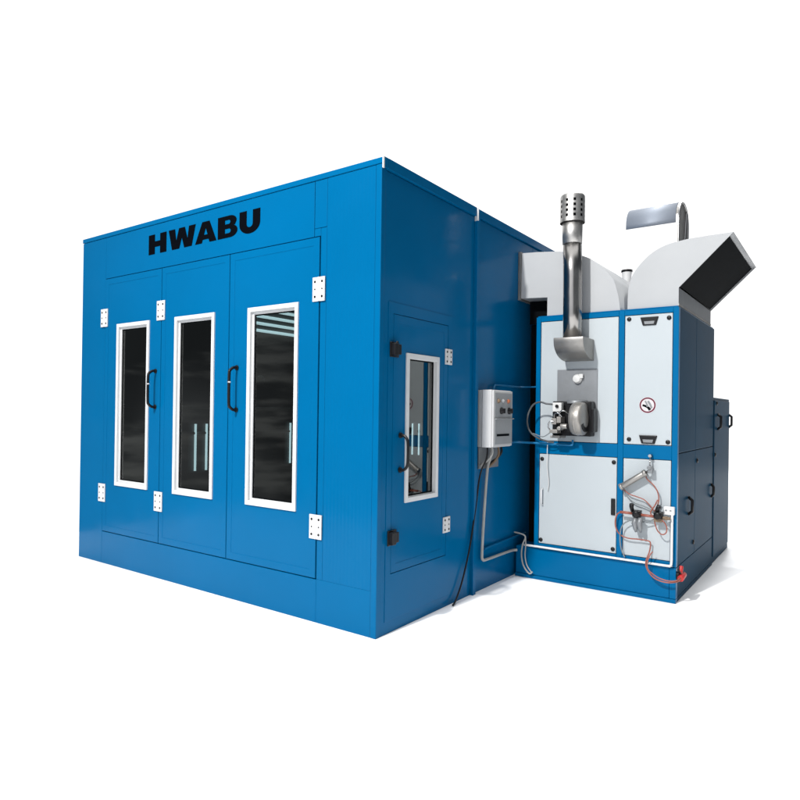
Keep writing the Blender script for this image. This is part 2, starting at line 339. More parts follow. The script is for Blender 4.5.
for i, (wa, wb) in enumerate(((-3.335, -2.775), (-2.372, -1.802), (-1.372, -0.790))):
    lf = glazed_door('folding_door', 'y', DX[i]+0.004, DX[i+1]-0.004, DZ0, DZ1, wa, wb, WZ0, WZ1, -1); leafs.append(lf)
for lf, a, z0, z1 in ((leafs[0], -2.665, 1.615, 1.955), (leafs[2], -1.505, 1.60, 1.955)):
    h, m = door_handle(lf, 'y', a, z0, z1); m.build('handle_band', 'hinge', lf)
sd = glazed_door('side_door', 'x', SY0, SY1, SZ0, SZ1, 0.325, 0.782, 0.925, 2.045, 1, 0.040, 'glass_side')
h, m = door_handle(sd, 'x', 0.262, 1.175, 1.43, 0.075, 0.011); m.bm.free()

def hinge(axis, a, z, hw, hh, base):
    P = (lambda a_, dd, z_: (a_, -dd, z_)) if axis == 'y' else (lambda a_, dd, z_: (dd, a_, z_))
    def bx(m, a0, a1, d0, d1, z0, z1):
        p, q = P(a0, d0, z0), P(a1, d1, z1); m.box(min(p[0], q[0]), max(p[0], q[0]), min(p[1], q[1]), max(p[1], q[1]), z0, z1)
    m = MB(); bx(m, a-hw, a-0.007, base, base+0.010, z-hh, z+hh); bx(m, a+0.007, a+hw, base, base+0.010, z-hh, z+hh)
    m.cyl(P(a, base+0.007, z-hh), P(a, base+0.007, z+hh), 0.0085, 12)
    o = m.build('hinge', 'hinge', booth, 0.002)
    for sx in (-1, 1):
        for sz in (-1, 0, 1):
            rr = 0.0095 if sz else 0.006
            m = MB(); m.cyl(P(a+sx*hw*0.58, base+0.0095, z+sz*hh*0.62), P(a+sx*hw*0.58, base+0.0125, z+sz*hh*0.62), rr, 10); m.build('screw', 'black', o)
for a in (DX[0], DX[1], DX[3]):
    for z in (2.525, 0.725): hinge('y', a, z, 0.062, 0.092, 0.005)
for z in (2.06, 0.68): hinge('x', SY1+0.002, z, 0.052, 0.064, 0.005)
for z in (2.055, 0.69):
    m = MB(); m.box(0.004, 0.016, SY0-0.05, SY0+0.055, z-0.055, z+0.055); m.box(0.016, 0.05, SY0-0.042, SY0+0.005, z-0.045, z+0.045); m.box(0.016, 0.042, SY0+0.010, SY0+0.050, z-0.035, z+0.04)
    m.cyl((0.03, SY0+0.008, z-0.05), (0.03, SY0+0.008, z+0.062), 0.009, 10)
    m.build('door_latch', 'black', booth, 0.004)
# lettering, cut as five block letters
def lettering():
    def letter(k):
        s = []
        if k == 'H': s = [[(0,0),(.35,0),(.35,.36),(.65,.36),(.65,0),(1,0),(1,1),(.65,1),(.65,.64),(.35,.64),(.35,1),(0,1)]]
        if k == 'W': s = [[(.16,0),(.49,0),(.60,.52),(.71,0),(1.04,0),(1.20,1),(.91,1),(.85,.40),(.73,1),(.47,1),(.35,.40),(.29,1),(0,1)]]
        if k == 'A': s = [[(0,0),(.34,0),(.385,.16),(.675,.16),(.72,0),(1.06,0),(.71,1),(.35,1)], [(.44,.38),(.53,.70),(.62,.38)]]
        if k == 'B':
            o = [(0,0),(.62,0)]+arc(.62, .285, .36, .285, -88, 62, 9)+[(.86,.55)]+arc(.60, .745, .33, .255, -30, 88, 8)+[(.6,1),(0,1)]
            s = [o, [(.36,.20),(.36,.41)]+arc(.56, .305, .09, .105, 88, -88, 6), [(.36,.62),(.36,.81)]+arc(.55, .715, .075, .095, 88, -88, 6)]
        if k == 'U': s = [[(0,1),(0,.42)]+arc(.5, .42, .5, .45, 180, 360, 16)+[(1,.42),(1,1),(.65,1),(.65,.42)]+arc(.5, .41, .15, .16, 0, -180, 10)+[(.35,.42),(.35,1)]]
        return s
    cu = bpy.data.curves.new('lettering', 'CURVE'); cu.dimensions = '2D'; cu.fill_mode = 'BOTH'; cu.extrude = 0.001
    X0, X1, Z0, HH = -2.815, -1.243, 3.076, 0.187
    lay = [('H', 0.0, 0.283), ('W', 0.318, 0.402), ('A', 0.716, 0.296), ('B', 1.030, 0.257), ('U', 1.312, 0.255)]
    sc = 1.0
    for k, x, wd in lay:
        mx = max(p[0] for p in letter(k)[0])
        for poly in letter(k):
            sp = cu.splines.new('POLY'); sp.points.add(len(poly)-1); sp.use_cyclic_u = True
            for q, (a, b) in enumerate(poly): sp.points[q].co = ((x+a/mx*wd)*sc, b*HH, 0, 1)
    tmp = bpy.data.objects.new('tmp', cu); COL.objects.link(tmp)
    me = bpy.data.meshes.new_from_object(tmp.evaluated_get(bpy.context.evaluated_depsgraph_get()))
    bpy.data.objects.remove(tmp); bpy.data.curves.remove(cu)
    me.name = 'lettering'; me.materials.clear(); me.materials.append(M['ink'])
    for v in me.vertices:
        x, y, z = v.co; v.co = (X0+x+2.0, -0.0022-z-3.0, Z0+y)
    me.update()
    o = bpy.data.objects.new('lettering', me); COL.objects.link(o); o.parent = booth
lettering()

# lamps inside the booth
def lamp_box(loc, n, length, step, label):
    t = thing('booth_lamp', (0, 0, 0), label, 'lamp', 'lamps inside the booth')
    hw = step*n/2+0.01
    m = MB(); m.box(-length/2-0.03, length/2+0.03, -hw, hw, 0, 0.03); m.build('lamp_housing', 'lining', t, 0.003)
    for k in range(n):
        y = (k-(n-1)/2)*step
        m = MB(); m.cyl((-length/2, y, 0.055), (length/2, y, 0.055), 0.020 if n == 4 else 0.014, 12); m.build('lamp_tube', 'tube', t)
    t.location = loc
    return t
t = lamp_box((-3.90, 2.62, 2.85), 4, 1.25, 0.105, 'four bright tubes under the ceiling behind the right glazed door')
t.rotation_euler = Matrix(((0, 0.55, 0.835), (1, 0, 0), (0, 0.835, -0.55))).to_euler()
VM = Matrix(((0, 0, 1), (0, 1, 0), (-1, 0, 0)))
t = lamp_box((-3.945, 1.445, 1.12), 2, 0.58, 0.165, 'pair of upright light tubes low behind the middle glazed door'); t.rotation_euler = VM.to_euler()
t = lamp_box((-3.945, 2.99, 1.12), 1, 0.58, 0.165, 'single upright light tube low behind the right glazed door'); t.rotation_euler = VM.to_euler()
t = lamp_box((-3.64, 5.91, 1.10), 2, 0.56, 0.14, 'pair of upright light tubes seen through the side door window')
t.rotation_euler = Matrix(((0, 1, 0), (0, 0, -1), (-1, 0, 0))).to_euler()
for z in (1.30, 1.62):
    m = MB(); m.cyl((-3.90, 0.2, z), (-3.90, 5.7, z-0.02), 0.018, 10); m.build('reflection_rail', 'conduit', booth)  # rods put in for the horizontal reflections in the front windows

# ------------------------------------------------------------------ control box and cables on the side wall
cb = thing('control_box', (0.09, 1.62, 1.30), 'light grey wall box with two black knobs and three indicators on blue side wall', 'control box')
m = MB(); m.box(0.001, 0.056, 1.43, 1.815, 1.30, 1.805); m.build('box_body', 'ctrl_body', cb, 0.004)
m = MB(); m.box(0.059, 0.150, 1.428, 1.817, 1.298, 1.807); m.box(0.150, 0.168, 1.434, 1.811, 1.304, 1.801); m.build('box_door', 'ctrl', cb, 0.005)
m = MB(); m.box(0.1685, 0.172, 1.455, 1.792, 1.565, 1.78); m.build('switch_panel', 'ctrl_body', cb, 0.0015)
m = MB(); m.box(0.1685, 0.173, 1.455, 1.80, 1.325, 1.553); m.box(0.173, 0.186, 1.455, 1.815, 1.546, 1.555); m.build('cover_flap', 'ctrl_body', cb, 0.0015)
for y, c in ((1.512, 'brown'), (1.60, 'ctrl_body'), (1.707, 'orange')):
    m = MB(); m.lathe((0.171, y, 1.71), (1, 0, 0), [(0.020, 0), (0.020, 0.008), (0.014, 0.012), (0.013, 0.02), (0, 0.022)], 16); m.build('indicator_lamp', c, cb)
for y in (1.574, 1.728):
    m = MB(); m.lathe((0.171, y, 1.622), (1, 0, 0), [(0.03, 0), (0.03, 0.01), (0.022, 0.014), (0.020, 0.034), (0, 0.034)], 16); m.box(0.19, 0.212, y-0.006, y+0.006, 1.60, 1.644); m.build('control_knob', 'black', cb)
m = MB(); m.box(0.1735, 0.1755, 1.49, 1.735, 1.396, 1.416); m.build('label_strip', 'dark', cb)
m = MB(); m.box(0.004, 0.018, 1.46, 1.84, 1.10, 1.296); m.build('gland_plate', 'plate', cb, 0.002)

def cable(name, mat_, pts, rad, label, cat, group=None, seg=8, sub=6):
    m = MB(); m.tube(pts, rad, seg, sub=sub); o = m.build(name, mat_); tag(o, label, cat, group); return o
cable('black_cable', 'black', [(0.08, 1.50, 1.31), (0.085, 1.475, 1.2), (0.035, 1.45, 1.05), (0.028, 1.385, 0.75), (0.026, 1.29, 0.42), (0.03, 1.16, 0.16), (0.035, 1.05, 0.03), (0.05, 0.98, 0.012)], 0.008, 'black cable trailing from the control box down to the floor', 'cable')
cable('conduit_pipe', 'conduit', [(0.07, 1.60, 1.31), (0.06, 1.595, 1.2), (0.035, 1.585, 1.08), (0.03, 1.545, 0.7), (0.03, 1.515, 0.36), (0.03, 1.53, 0.285), (0.03, 1.62, 0.272), (0.03, 1.9, 0.268), (0.03, 2.14, 0.262), (0.06, 2.185, 0.262)], 0.0135, 'thick grey conduit dropping from the control box then running low along wall', 'conduit')
cable('wall_pipe', 'blue', [(0.02, 1.57, 0.372), (0.02, 1.9, 0.378), (0.02, 2.3, 0.385), (0.02, 2.45, 0.387)], 0.011, 'thin blue pipe running low along the side wall above the grey conduit', 'pipe')
for k, (y, mt, ln, lb) in enumerate(((1.54, 'conduit', 0.16, 'short pale cable hanging below the control box beside the black cable'), (1.665, 'brown', 0.19, 'tan cable looping below the control box'), (1.72, 'black', 0.15, 'short dark cable hanging below the control box at its far end'))):
    cable('box_cable', mt, [(0.10, y, 1.31), (0.11, y-0.005, 1.30-ln*0.35), (0.08, y-0.02, 1.30-ln*0.7), (0.03, y-0.045, 1.30-ln), (0.02, y-0.06, 1.28-ln)], 0.011, lb, 'cable', 'cables under the control box')
cable('cable_conduit', 'blue_lit', [(0.03, 1.70, 1.815), (0.03, 1.72, 1.85), (0.03, 1.78, 1.862), (0.03, 2.2, 1.862), (0.05, 2.28, 1.862), (0.21, 2.29, 1.862)], 0.008, 'blue conduit from the top of the control box to the heating unit', 'conduit')
cable('cable_conduit', 'blue_lit', [(0.03, 1.818, 1.318), (0.03, 2.06, 1.318), (0.04, 2.15, 1.318), (0.12, 2.19, 1.318), (0.40, 2.195, 1.315), (0.575, 2.195, 1.312), (0.60, 2.195, 1.325), (0.60, 2.20, 1.36)], 0.0105, 'blue conduit from the lower edge of the control box to under the burner', 'conduit')

# ------------------------------------------------------------------ heating unit
AX0, AX1, AY0, AY1, AZ0, AZ1 = 0.212, 1.508, 2.235, 3.95, 0.302, 2.535
hu = thing('heating_unit', (0.86, 3.1, 0), 'tall blue framed cabinet with white front panels beside the booth wall', 'heating unit')
m = MB()
m.box(AX0, AX0+0.044, AY0, AY0+0.05, AZ0, AZ1); m.box(1.003, 1.052, AY0, AY0+0.05, AZ0, AZ1); m.box(AX1-0.046, AX1, AY0, AY0+0.05, AZ0, AZ1)
for a, b in ((AX0+0.0445, 1.0025), (1.0525, AX1-0.0465)):
    m.box(a, b, AY0+0.001, AY0+0.05, AZ1-0.044, AZ1-0.0005); m.box(a, b, AY0+0.001, AY0+0.05, 1.218, 1.338); m.box(a, b, AY0+0.001, AY0+0.05, AZ0, AZ0+0.045)
m.build('frame', 'blue', hu, 0.003)
m = MB(); m.box(AX0, AX0+0.03, AY0+0.052, AY1, AZ0, AZ1); m.box(AX0+0.032, AX1-0.032, AY1-0.03, AY1, AZ0, AZ1); m.box(AX0+0.01, AX1-0.01, AY0+0.01, AY1-0.01, AZ1+0.0005, AZ1+0.012); m.build('cabinet_shell', 'blue', hu, 0.003)
for y0, y1 in ((AY0+0.053, 3.0), (3.006, AY1)):
    for z0, z1 in ((AZ0, 1.272), (1.278, AZ1)):
        m = MB(); m.box(AX1-0.03, AX1-0.001, y0, y1, z0, z1); m.build('side_panel', 'blue_shade', hu, 0.005)
m = MB(); m.box(AX0+0.05, AX1-0.034, AY0+0.045, AY0+0.049, AZ0+0.05, AZ1-0.05); m.build('panel_seal', 'dark', hu)
m = MB(); m.box(0.03, AX1-0.052, AY0-0.012, AY1, 0.036, 0.2975); m.build('base', 'blue', hu, 0.004)
m = MB(); m.box(AX1-0.05, AX1+0.002, AY0-0.014, AY0+0.05, 0.036, 0.2985); m.build('base_end', 'blue', hu, 0.004)
m = MB(); m.box(AX1-0.049, AX1-0.001, AY0+0.052, AY1, 0.036, 0.298); m.build('base_side', 'blue_shade', hu, 0.004)
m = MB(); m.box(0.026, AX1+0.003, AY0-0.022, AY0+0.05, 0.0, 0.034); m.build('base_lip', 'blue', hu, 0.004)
m = MB(); m.box(0.026, AX1+0.002, AY0+0.052, AY1, 0.0, 0.034); m.build('base_lip', 'blue_shade', hu, 0.004)  # side of the lip takes the shaded blue
def access_panel(x0, x1, z0, z1):
    m = MB(); m.box(x0, x1, AY0+0.002, AY0+0.04, z0, z1); return m.build('access_panel', 'white', hu, 0.004)
p1 = access_panel(AX0+0.049, 0.998, 1.343, AZ1-0.049); p2 = access_panel(1.057, AX1-0.051, 1.343, AZ1-0.049)
p3 = access_panel(AX0+0.049, 0.998, AZ0+0.05, 1.213); p4 = access_panel(1.057, AX1-0.051, AZ0+0.05, 1.213)
FY = AY0+0.002
def panel_knob(p, x, z):
    m = MB(); m.lathe((x, FY, z), (0, -1, 0), [(0.019, 0), (0.019, 0.006), (0.013, 0.011), (0, 0.012)], 16); m.build('panel_knob', 'black', p)
for x, z in ((1.092, 2.455), (1.428, 2.445), (1.103, 1.385), (1.430, 1.372)): panel_knob(p2, x, z)
for x, z in ((0.287, 1.165), (0.972, 1.172), (0.283, 0.385), (0.972, 0.388)): panel_knob(p3, x, z)
for z in (2.43, 1.392):
    c = 1.266
    m = MB(); m.prism([(c-0.078, z+0.034), (c+0.078, z+0.034), (c+0.056, z-0.040), (c-0.056, z-0.040)], 'y', FY-0.012, FY-0.0005); h = m.build('panel_handle', 'black', p2, 0.006)
    m = MB(); m.prism([(c-0.045, z-0.004), (c+0.045, z-0.004), (c+0.038, z-0.030), (c-0.038, z-0.030)], 'y', FY-0.014, FY-0.011); m.build('handle_pocket', 'plate', h, 0.003)
m = MB(); m.box(0.952, 0.990, FY-0.014, FY-0.0005, 0.695, 0.845); m.build('panel_handle', 'black', p3, 0.012, 3)
m = MB(); m.tube([(0.295, FY, 0.88), (0.295, FY-0.03, 0.865), (0.295, FY-0.03, 0.735), (0.295, FY, 0.72)], 0.007, 8); m.build('panel_handle', 'alu', p3)
# hand warning sticker
def sticker():
    cx, cz, rr = 1.258, 1.690, 0.068; m = MB(); y = FY
    m.mat(0).lathe((cx, y-0.0006, cz), (0, -1, 0), [(rr*1.06, 0), (rr*1.06, 0.0008), (0, 0.0008)], 40, False)
    m.mat(1).lathe((cx, y-0.0016, cz), (0, -1, 0), [(rr, 0), (rr, 0.0008), (rr*0.82, 0.0008), (rr*0.82, 0)], 40, False)
    def stroke(pts, w0, w1, mi):
        m.mat(mi); n = len(pts)-1
        for i in range(n):
            (ax, az), (bx, bz) = pts[i], pts[i+1]; L = math.hypot(bx-ax, bz-az); nx, nz = -(bz-az)/L, (bx-ax)/L; wa = w0+(w1-w0)*i/n; wb = w0+(w1-w0)*(i+1)/n
            m.prism([(cx+rr*(ax+nx*wa), cz+rr*(az+nz*wa)), (cx+rr*(bx+nx*wb), cz+rr*(bz+nz*wb)), (cx+rr*(bx-nx*wb), cz+rr*(bz-nz*wb)), (cx+rr*(ax-nx*wa), cz+rr*(az-nz*wa))], 'y', y-0.0024-0.0002*mi, y-0.0014)
    stroke([(-0.62, 0.0), (-0.25, -0.12), (0.05, -0.25), (0.32, -0.62)], 0.12, 0.17, 2)
    stroke([(-0.30, 0.55), (-0.05, 0.05), (0.0, -0.2)], 0.09, 0.12, 3)
    stroke([(0.05, 0.52), (0.32, 0.1), (0.52, -0.38)], 0.13, 0.12, 4)
    o = m.build('warning_sticker', ['signwhite', 'signred', 'ink', 'plate', 'plate'], p2)
sticker()
m = MB(); m.box(0.432, 0.816, FY-0.010, FY-0.0008, 1.49, 2.02); m.build('burner_plate', 'plate', p1, 0.002)
m = MB(); m.lathe((0.632, FY-0.010, 1.93), (0, -1, 0), [(0.042, 0), (0.044, 0.02), (0.036, 0.026), (0.034, 0.04), (0.0, 0.044)], 20)
m.box(0.655, 0.69, FY-0.045, FY-0.02, 1.935, 1.975); m.build('sight_cap', 'ceramic', p1, 0.003)

# rear cabinet
rc = thing('fan_cabinet', (0.86, 4.5, 0), 'low shaded blue cabinet with black handles behind the tall heating unit', 'cabinet')
m = MB(); m.box(0.25, 1.500, 3.957, 5.055, 0, 1.80); m.build('cabinet_body', 'blue_shade', rc, 0.004)
m = MB(); m.box(1.501, 1.514, 3.985, 4.99, 0.08, 1.77); m.build('cabinet_door', 'blue_shade', rc, 0.004)
def side_handle(par, y, z0, z1, x=1.510, out=0.05):
    m = MB(); m.tube([(x, y, z1), (x+out, y, z1-0.03), (x+out, y, z0+0.03), (x, y, z0)], 0.014, 8); return m.build('handle', 'black', par)
side_handle(rc, 4.17, 1.45, 1.62, 1.513, 0.035); side_handle(rc, 5.02, 1.46, 1.62, 1.50, 0.035)
for y, z in ((4.10, 1.74), (4.03, 1.18)):
    m = MB(); m.lathe((1.513, y, z), (1, 0, 0), [(0.022, 0), (0.022, 0.01), (0, 0.014)], 14); m.build('cabinet_knob', 'black', rc)
side_handle(hu, 2.70, 0.70, 0.86, 1.508, 0.035); side_handle(hu, 3.85, 0.74, 0.88, 1.508, 0.025)
for y, z in ((3.08, 1.17), (2.94, 0.41)):
    m = MB(); m.lathe((1.507, y, z), (1, 0, 0), [(0.022, 0), (0.022, 0.01), (0, 0.014)], 14); m.build('panel_knob', 'black', hu)

# ducts
def duct(name, outer, inner, y0, y1, label, cat):
    t = thing(name, ((outer[0][0]+inner[0][0])/2, (y0+y1)/2, outer[0][1]), label, cat)
    prof = outer+inner[::-1]
    m = MB(); m.prism(prof, 'y', y0, y0+0.006); m.build('front_plate', 'duct', t, 0.002)
    m = MB(); m.prism(prof, 'y', y1-0.006, y1); m.build('rear_plate', 'duct', t, 0.002)
    for nm, pl in (('outer_sheet', outer), ('inner_sheet', inner)):
        m = MB(); c = Vector((sum(p[0] for p in prof)/len(prof), sum(p[1] for p in prof)/len(prof)))
        off = []
        for i, p in enumerate(pl):
            a = Vector(pl[max(i-1, 0)]); b = Vector(pl[min(i+1, len(pl)-1)]); n = Vector((-(b-a).y, (b-a).x)).normalized()
            if n.dot(c-Vector(p)) < 0: n = -n
            off.append((p[0]+n.x*0.006, p[1]+n.y*0.006))
        n = len(pl); q = MB
        va = [[m.bm.verts.new((p[0], y, p[1])) for p in pl] for y in (y0+0.0062, y1-0.0062)]
        vb = [[m.bm.verts.new((p[0], y, p[1])) for p in off] for y in (y0+0.0062, y1-0.0062)]
        for i in range(n-1):
            m._new([m.bm.faces.new((va[0][i], va[0][i+1], va[1][i+1], va[1][i])), m.bm.faces.new((vb[0][i], vb[0][i+1], vb[1][i+1], vb[1][i]))], nm == 'outer_sheet')
        for k in (0, n-1): m._new([m.bm.faces.new((va[0][k], va[1][k], vb[1][k], vb[0][k]))])
        for s in (0, 1):
            for i in range(n-1): m._new([m.bm.faces.new((va[s][i], va[s][i+1], vb[s][i+1], vb[s][i]))])
        m.build(nm, 'plate' if name == 'outlet_hood' and nm == 'inner_sheet' else 'duct', t)  # hood inner sheet takes a darker colour for its shade
    return t
def smooth2(pts, n): return [(v.x, v.y) for v in catmull([Vector((a, b, 0)) for a, b in pts], n)]
ZT = AZ1+0.013
eo = [(1.004, ZT), (1.001, 2.58)]+smooth2([(0.997, 2.613), (0.982, 2.70), (0.945, 2.821), (0.908, 2.877), (0.853, 2.942), (0.787, 3.002), (0.71, 3.058), (0.58, 3.115), (0.429, 3.158)], 4)+[(0.20, 3.182), (0.032, 3.192)]
ei = [(0.307, ZT), (0.307, 2.728), (0.032, 2.742)]
ed = duct('elbow_duct', eo, ei, 2.262, 3.78, 'white sheet metal elbow duct curving from the heating unit into the booth wall', 'duct')
m = MB(); ring(m, 'x', 2.250, 3.80, 2.725, 3.205, 2.30, 3.74, 2.78, 3.15, 0.002, 0.03); m.build('wall_flange', 'galv_dull', ed, 0.002)
ho = [(1.068, ZT), (1.069, 2.66)]+smooth2([(1.072, 2.72), (1.088, 2.80), (1.125, 2.88), (1.185, 2.955), (1.25, 3.015), (1.33, 3.062), (1.43, 3.094), (1.587, 3.113)], 4)+[(1.75, 3.118), (1.913, 3.119)]
hi = [(1.497, ZT), (1.497, 2.703), (1.4972, 2.7032)]
hd = duct('outlet_hood', ho, hi, 2.262, 3.78, 'white sheet metal outlet hood with a wide black slanted mouth on top', 'duct')
dx, dz = 1.913-1.497, 3.119-2.703
m = MB(); nx, nz = -0.707*0.02, 0.707*0.02
m.prism([(1.507+nx, 2.709+nz), (1.888+nx, 3.090+nz), (1.878+2*nx, 3.080+2*nz), (1.507+2*nx, 2.709+2*nz)], 'y', 2.27, 3.772); m.build('mouth_shade', 'dark', hd)  # black sheet put in for the dark inside of the hood
m = MB(); m.box(1.496, 1.500, 2.2625, 3.7795, ZT, ZT+0.02); m.build('base_flange', 'galv_dull', hd)

m = MB(); m.box(0.05, 0.207, 2.48, 2.50, 0.30, 2.50); m.build('gap_shade', 'dark', hu)  # dark panel put in for the shade between heater and wall
m = MB(); m.prism([(0.05, 2.505), (0.209, 2.505), (0.209, 2.55), (0.304, 2.55), (0.304, 2.724), (0.05, 2.733)], 'y', 2.44, 2.46); m.build('gap_shade', 'dark', hu)  # dark panel put in for the shade under the elbow duct
# chimney
ch = thing('exhaust_chimney', (0.625, 2.08, 2.09), 'round steel flue pipe with perforated cap in front of the white elbow duct', 'chimney')
PX, PY = 0.627, 2.082
m = MB(); m.tube([(PX, PY, 2.295), (PX-0.001, PY, 2.6), (PX-0.004, PY, 2.9), (PX-0.010, PY, 3.18)], 0.084, 32); m.build('flue_pipe', 'pipe', ch)
m = MB(); m.lathe((PX-0.011, PY, 3.16), (0, 0, 1), [(0.0835, 0), (0.088, 0.002), (0.090, 0.10), (0.092, 0.225), (0.07, 0.226)], 32); m.build('pipe_collar', 'capmetal', ch)
def cap():
    m = MB(); seg, cx, cy, z0 = 60, PX-0.012, PY, 3.352; rr = 0.110; hz = 0.235; rows = []
    zs = [0, 0.016]
    for k in range(4): b = 0.052+k*0.046; zs += [b-0.0125, b+0.0125]
    zs += [hz]
    top = [(0.108, hz+0.008), (0.100, hz+0.018), (0.080, hz+0.024), (0.0, hz+0.026)]
    rings = [[m.bm.verts.new((cx+rr*(1.012 if i < 2 else 1)*math.cos(2*math.pi*k/seg), cy+rr*(1.012 if i < 2 else 1)*math.sin(2*math.pi*k/seg), z0+z)) for k in range(seg)] for i, z in enumerate(zs)]
    for i in range(len(zs)-1):
        hole = i >= 2 and i % 2 == 0 and i < 10
        for k in range(seg):
            if hole and k % 6 in (1, 2): continue
            m._new([m.bm.faces.new((rings[i][k], rings[i][(k+1) % seg], rings[i+1][(k+1) % seg], rings[i+1][k]))], True)
    prev = rings[-1]
    for r_, z in top[:-1]:
        cur = [m.bm.verts.new((cx+r_*math.cos(2*math.pi*k/seg), cy+r_*math.sin(2*math.pi*k/seg), z0+z)) for k in range(seg)]
        m._new([m.bm.faces.new((prev[k], prev[(k+1) % seg], cur[(k+1) % seg], cur[k])) for k in range(seg)], True); prev = cur
    m._new([m.bm.faces.new(prev)])
    m.build('perforated_cap', 'capmetal', ch)
    m = MB(); m.cyl((cx, cy, z0+0.012), (cx, cy, z0+hz-0.004), 0.098, 32); m.build('cap_core', 'dark', ch)
cap()
y_b, y_f = FY-0.0008, 1.945
prof = [(y_b, 2.292), (y_f, 2.292), (y_f, 2.262)]+[(y_b-0.0+(y_f-y_b)*math.cos(R(a)), 2.262-0.165*math.sin(R(a))) for a in (12, 24, 36, 48, 60, 72, 84)]+[(y_b, 2.095)]
m = MB(); m.prism(prof, 'x', 0.502, 0.778, True); hb = m.build('flue_box', 'galv_dull', ch, 0.004)
for p in hb.data.polygons: p.use_smooth = abs(p.normal.x) < 0.5 and p.normal.z < 0.5

# burner
bu = thing('burner', (0.63, 2.1, 1.41), 'round silver burner on black housing mounted below the flue', 'burner')
m = MB(); m.box(0.432, 0.800, 2.115, 2.222, 1.400, 1.720); m.build('burner_housing', 'black', bu, 0.01)
m = MB(); cy, cz = 2.05, 1.560
m.lathe((0.0, cy, cz), (1, 0, 0), [(0.0, 0.655), (0.12, 0.655), (0.142, 0.664), (0.150, 0.685), (0.150, 0.742), (0.146, 0.756), (0.136, 0.766), (0.10, 0.770), (0.06, 0.779), (0.0, 0.780)], 40); m.build('fan_casing', 'burner', bu)
m = MB(); m.lathe((0.0, cy, cz), (1, 0, 0), [(0.148, 0.700), (0.1535, 0.703), (0.1535, 0.712), (0.148, 0.715)], 40); m.build('casing_seam', 'burner', bu)
m = MB(); m.prism(arc(cy, cz, 0.118, 0.118, -150, -20, 12)+arc(cy, cz, 0.075, 0.075, -20, -150, 12), 'x', 0.764, 0.776); m.build('air_slot', 'black', bu)
m = MB(); m.box(0.802, 0.826, 2.10, 2.222, 1.44, 1.655); m.build('motor_cover', 'black', bu, 0.008)
m = MB(); m.lathe((0.64, 2.19, 1.70), (0, 0, 1), [(0.10, 0), (0.10, 0.02), (0.085, 0.038), (0, 0.042)], 28); m.build('mounting_flange', 'plate', bu)
m = MB(); m.box(0.468, 0.552, 2.03, 2.086, 1.622, 1.706); o = m.build('relay_box', 'ceramic', bu, 0.004)
m = MB(); m.cyl((0.512, 2.031, 1.672), (0.512, 2.016, 1.672), 0.015, 14); m.build('reset_button', 'black', o)
m = MB(); m.box(0.47, 0.515, 2.0, 2.086, 1.505, 1.56); m.box(0.525, 0.565, 1.985, 2.086, 1.52, 1.575); m.box(0.455, 0.53, 1.99, 2.086, 1.425, 1.458); m.cyl((0.56, 2.0, 1.49), (0.62, 2.0, 1.49), 0.024, 14); m.cyl((0.545, 1.985, 1.47), (0.545, 2.085, 1.47), 0.018, 12); m.build('fuel_pump', 'burner', bu, 0.003)
m = MB()
m.tube([(0.49, 2.02, 1.56), (0.50, 1.995, 1.60), (0.54, 1.985, 1.61), (0.57, 2.0, 1.575)], 0.007, 8, sub=5)
m.tube([(0.545, 2.0, 1.575), (0.56, 1.98, 1.62), (0.60, 1.98, 1.63), (0.63, 2.02, 1.60)], 0.006, 8, sub=5)
m.tube([(0.46, 2.03, 1.44), (0.44, 2.0, 1.48), (0.46, 1.99, 1.53), (0.50, 2.0, 1.53)], 0.006, 8, sub=5); m.build('fuel_line', 'galv', bu)
m = MB(); m.box(0.44, 0.53, 2.05, 2.21, 1.378, 1.402); m.build('drip_tray', 'burner', bu, 0.003)
cable('burner_cable', 'dark_cable', [(0.455, 2.07, 1.69), (0.40, 2.05, 1.695), (0.33, 2.06, 1.71), (0.25, 2.08, 1.68), (0.195, 2.10, 1.59), (0.185, 2.11, 1.50), (0.22, 2.11, 1.42), (0.30, 2.12, 1.365), (0.37, 2.16, 1.34), (0.42, 2.19, 1.33)], 0.0085, 'thick grey cable bowing left from the burner in a wide loop', 'cable')
cable('burner_wire', 'hose_grey', [(0.47, 2.03, 1.45), (0.42, 2.04, 1.41), (0.36, 2.06, 1.385), (0.29, 2.09, 1.40), (0.24, 2.12, 1.41), (0.235, 2.2, 1.40)], 0.005, 'thin grey wire sagging from the lower left of the burner', 'wire')
cable('burner_wire', 'ceramic', [(0.36, 2.19, 1.345), (0.352, 2.2, 1.25), (0.348, 2.21, 1.10), (0.362, 2.22, 0.95), (0.352, 2.225, 0.86)], 0.004, 'thin white wire hanging over the lower left white panel', 'wire')

# cowl and vent pipe at the back
cw = thing('exhaust_cowl', (0.9, 4.7, 1.80), 'galvanised cowl with a rounded top standing behind the white outlet hood', 'cowl')
def cowl(off, zl):
    ry = 0.27-off; return [(4.675-ry, zl)]+[(4.675+ry*math.cos(R(a)), 3.93+(0.25-off)*math.sin(R(a))) for a in range(180, -1 if zl < 3 else 47, -12)]+([(4.675+ry, zl)] if zl < 3 else [])
m = MB(); o_, i_ = cowl(0, 3.88), cowl(0.006, 3.88); x0, x1 = 0.43, 1.005
ra = [[m.bm.verts.new((x, p[0], p[1])) for p in pl] for pl in (o_, i_) for x in (x0, x1)]
n = len(o_)
for i in range(n-1):
    m._new([m.bm.faces.new((ra[0][i], ra[0][i+1], ra[1][i+1], ra[1][i])), m.bm.faces.new((ra[2][i], ra[2][i+1], ra[3][i+1], ra[3][i]))], True)
    m._new([m.bm.faces.new((ra[0][i], ra[0][i+1], ra[2][i+1], ra[2][i])), m.bm.faces.new((ra[1][i], ra[1][i+1], ra[3][i+1], ra[3][i]))])
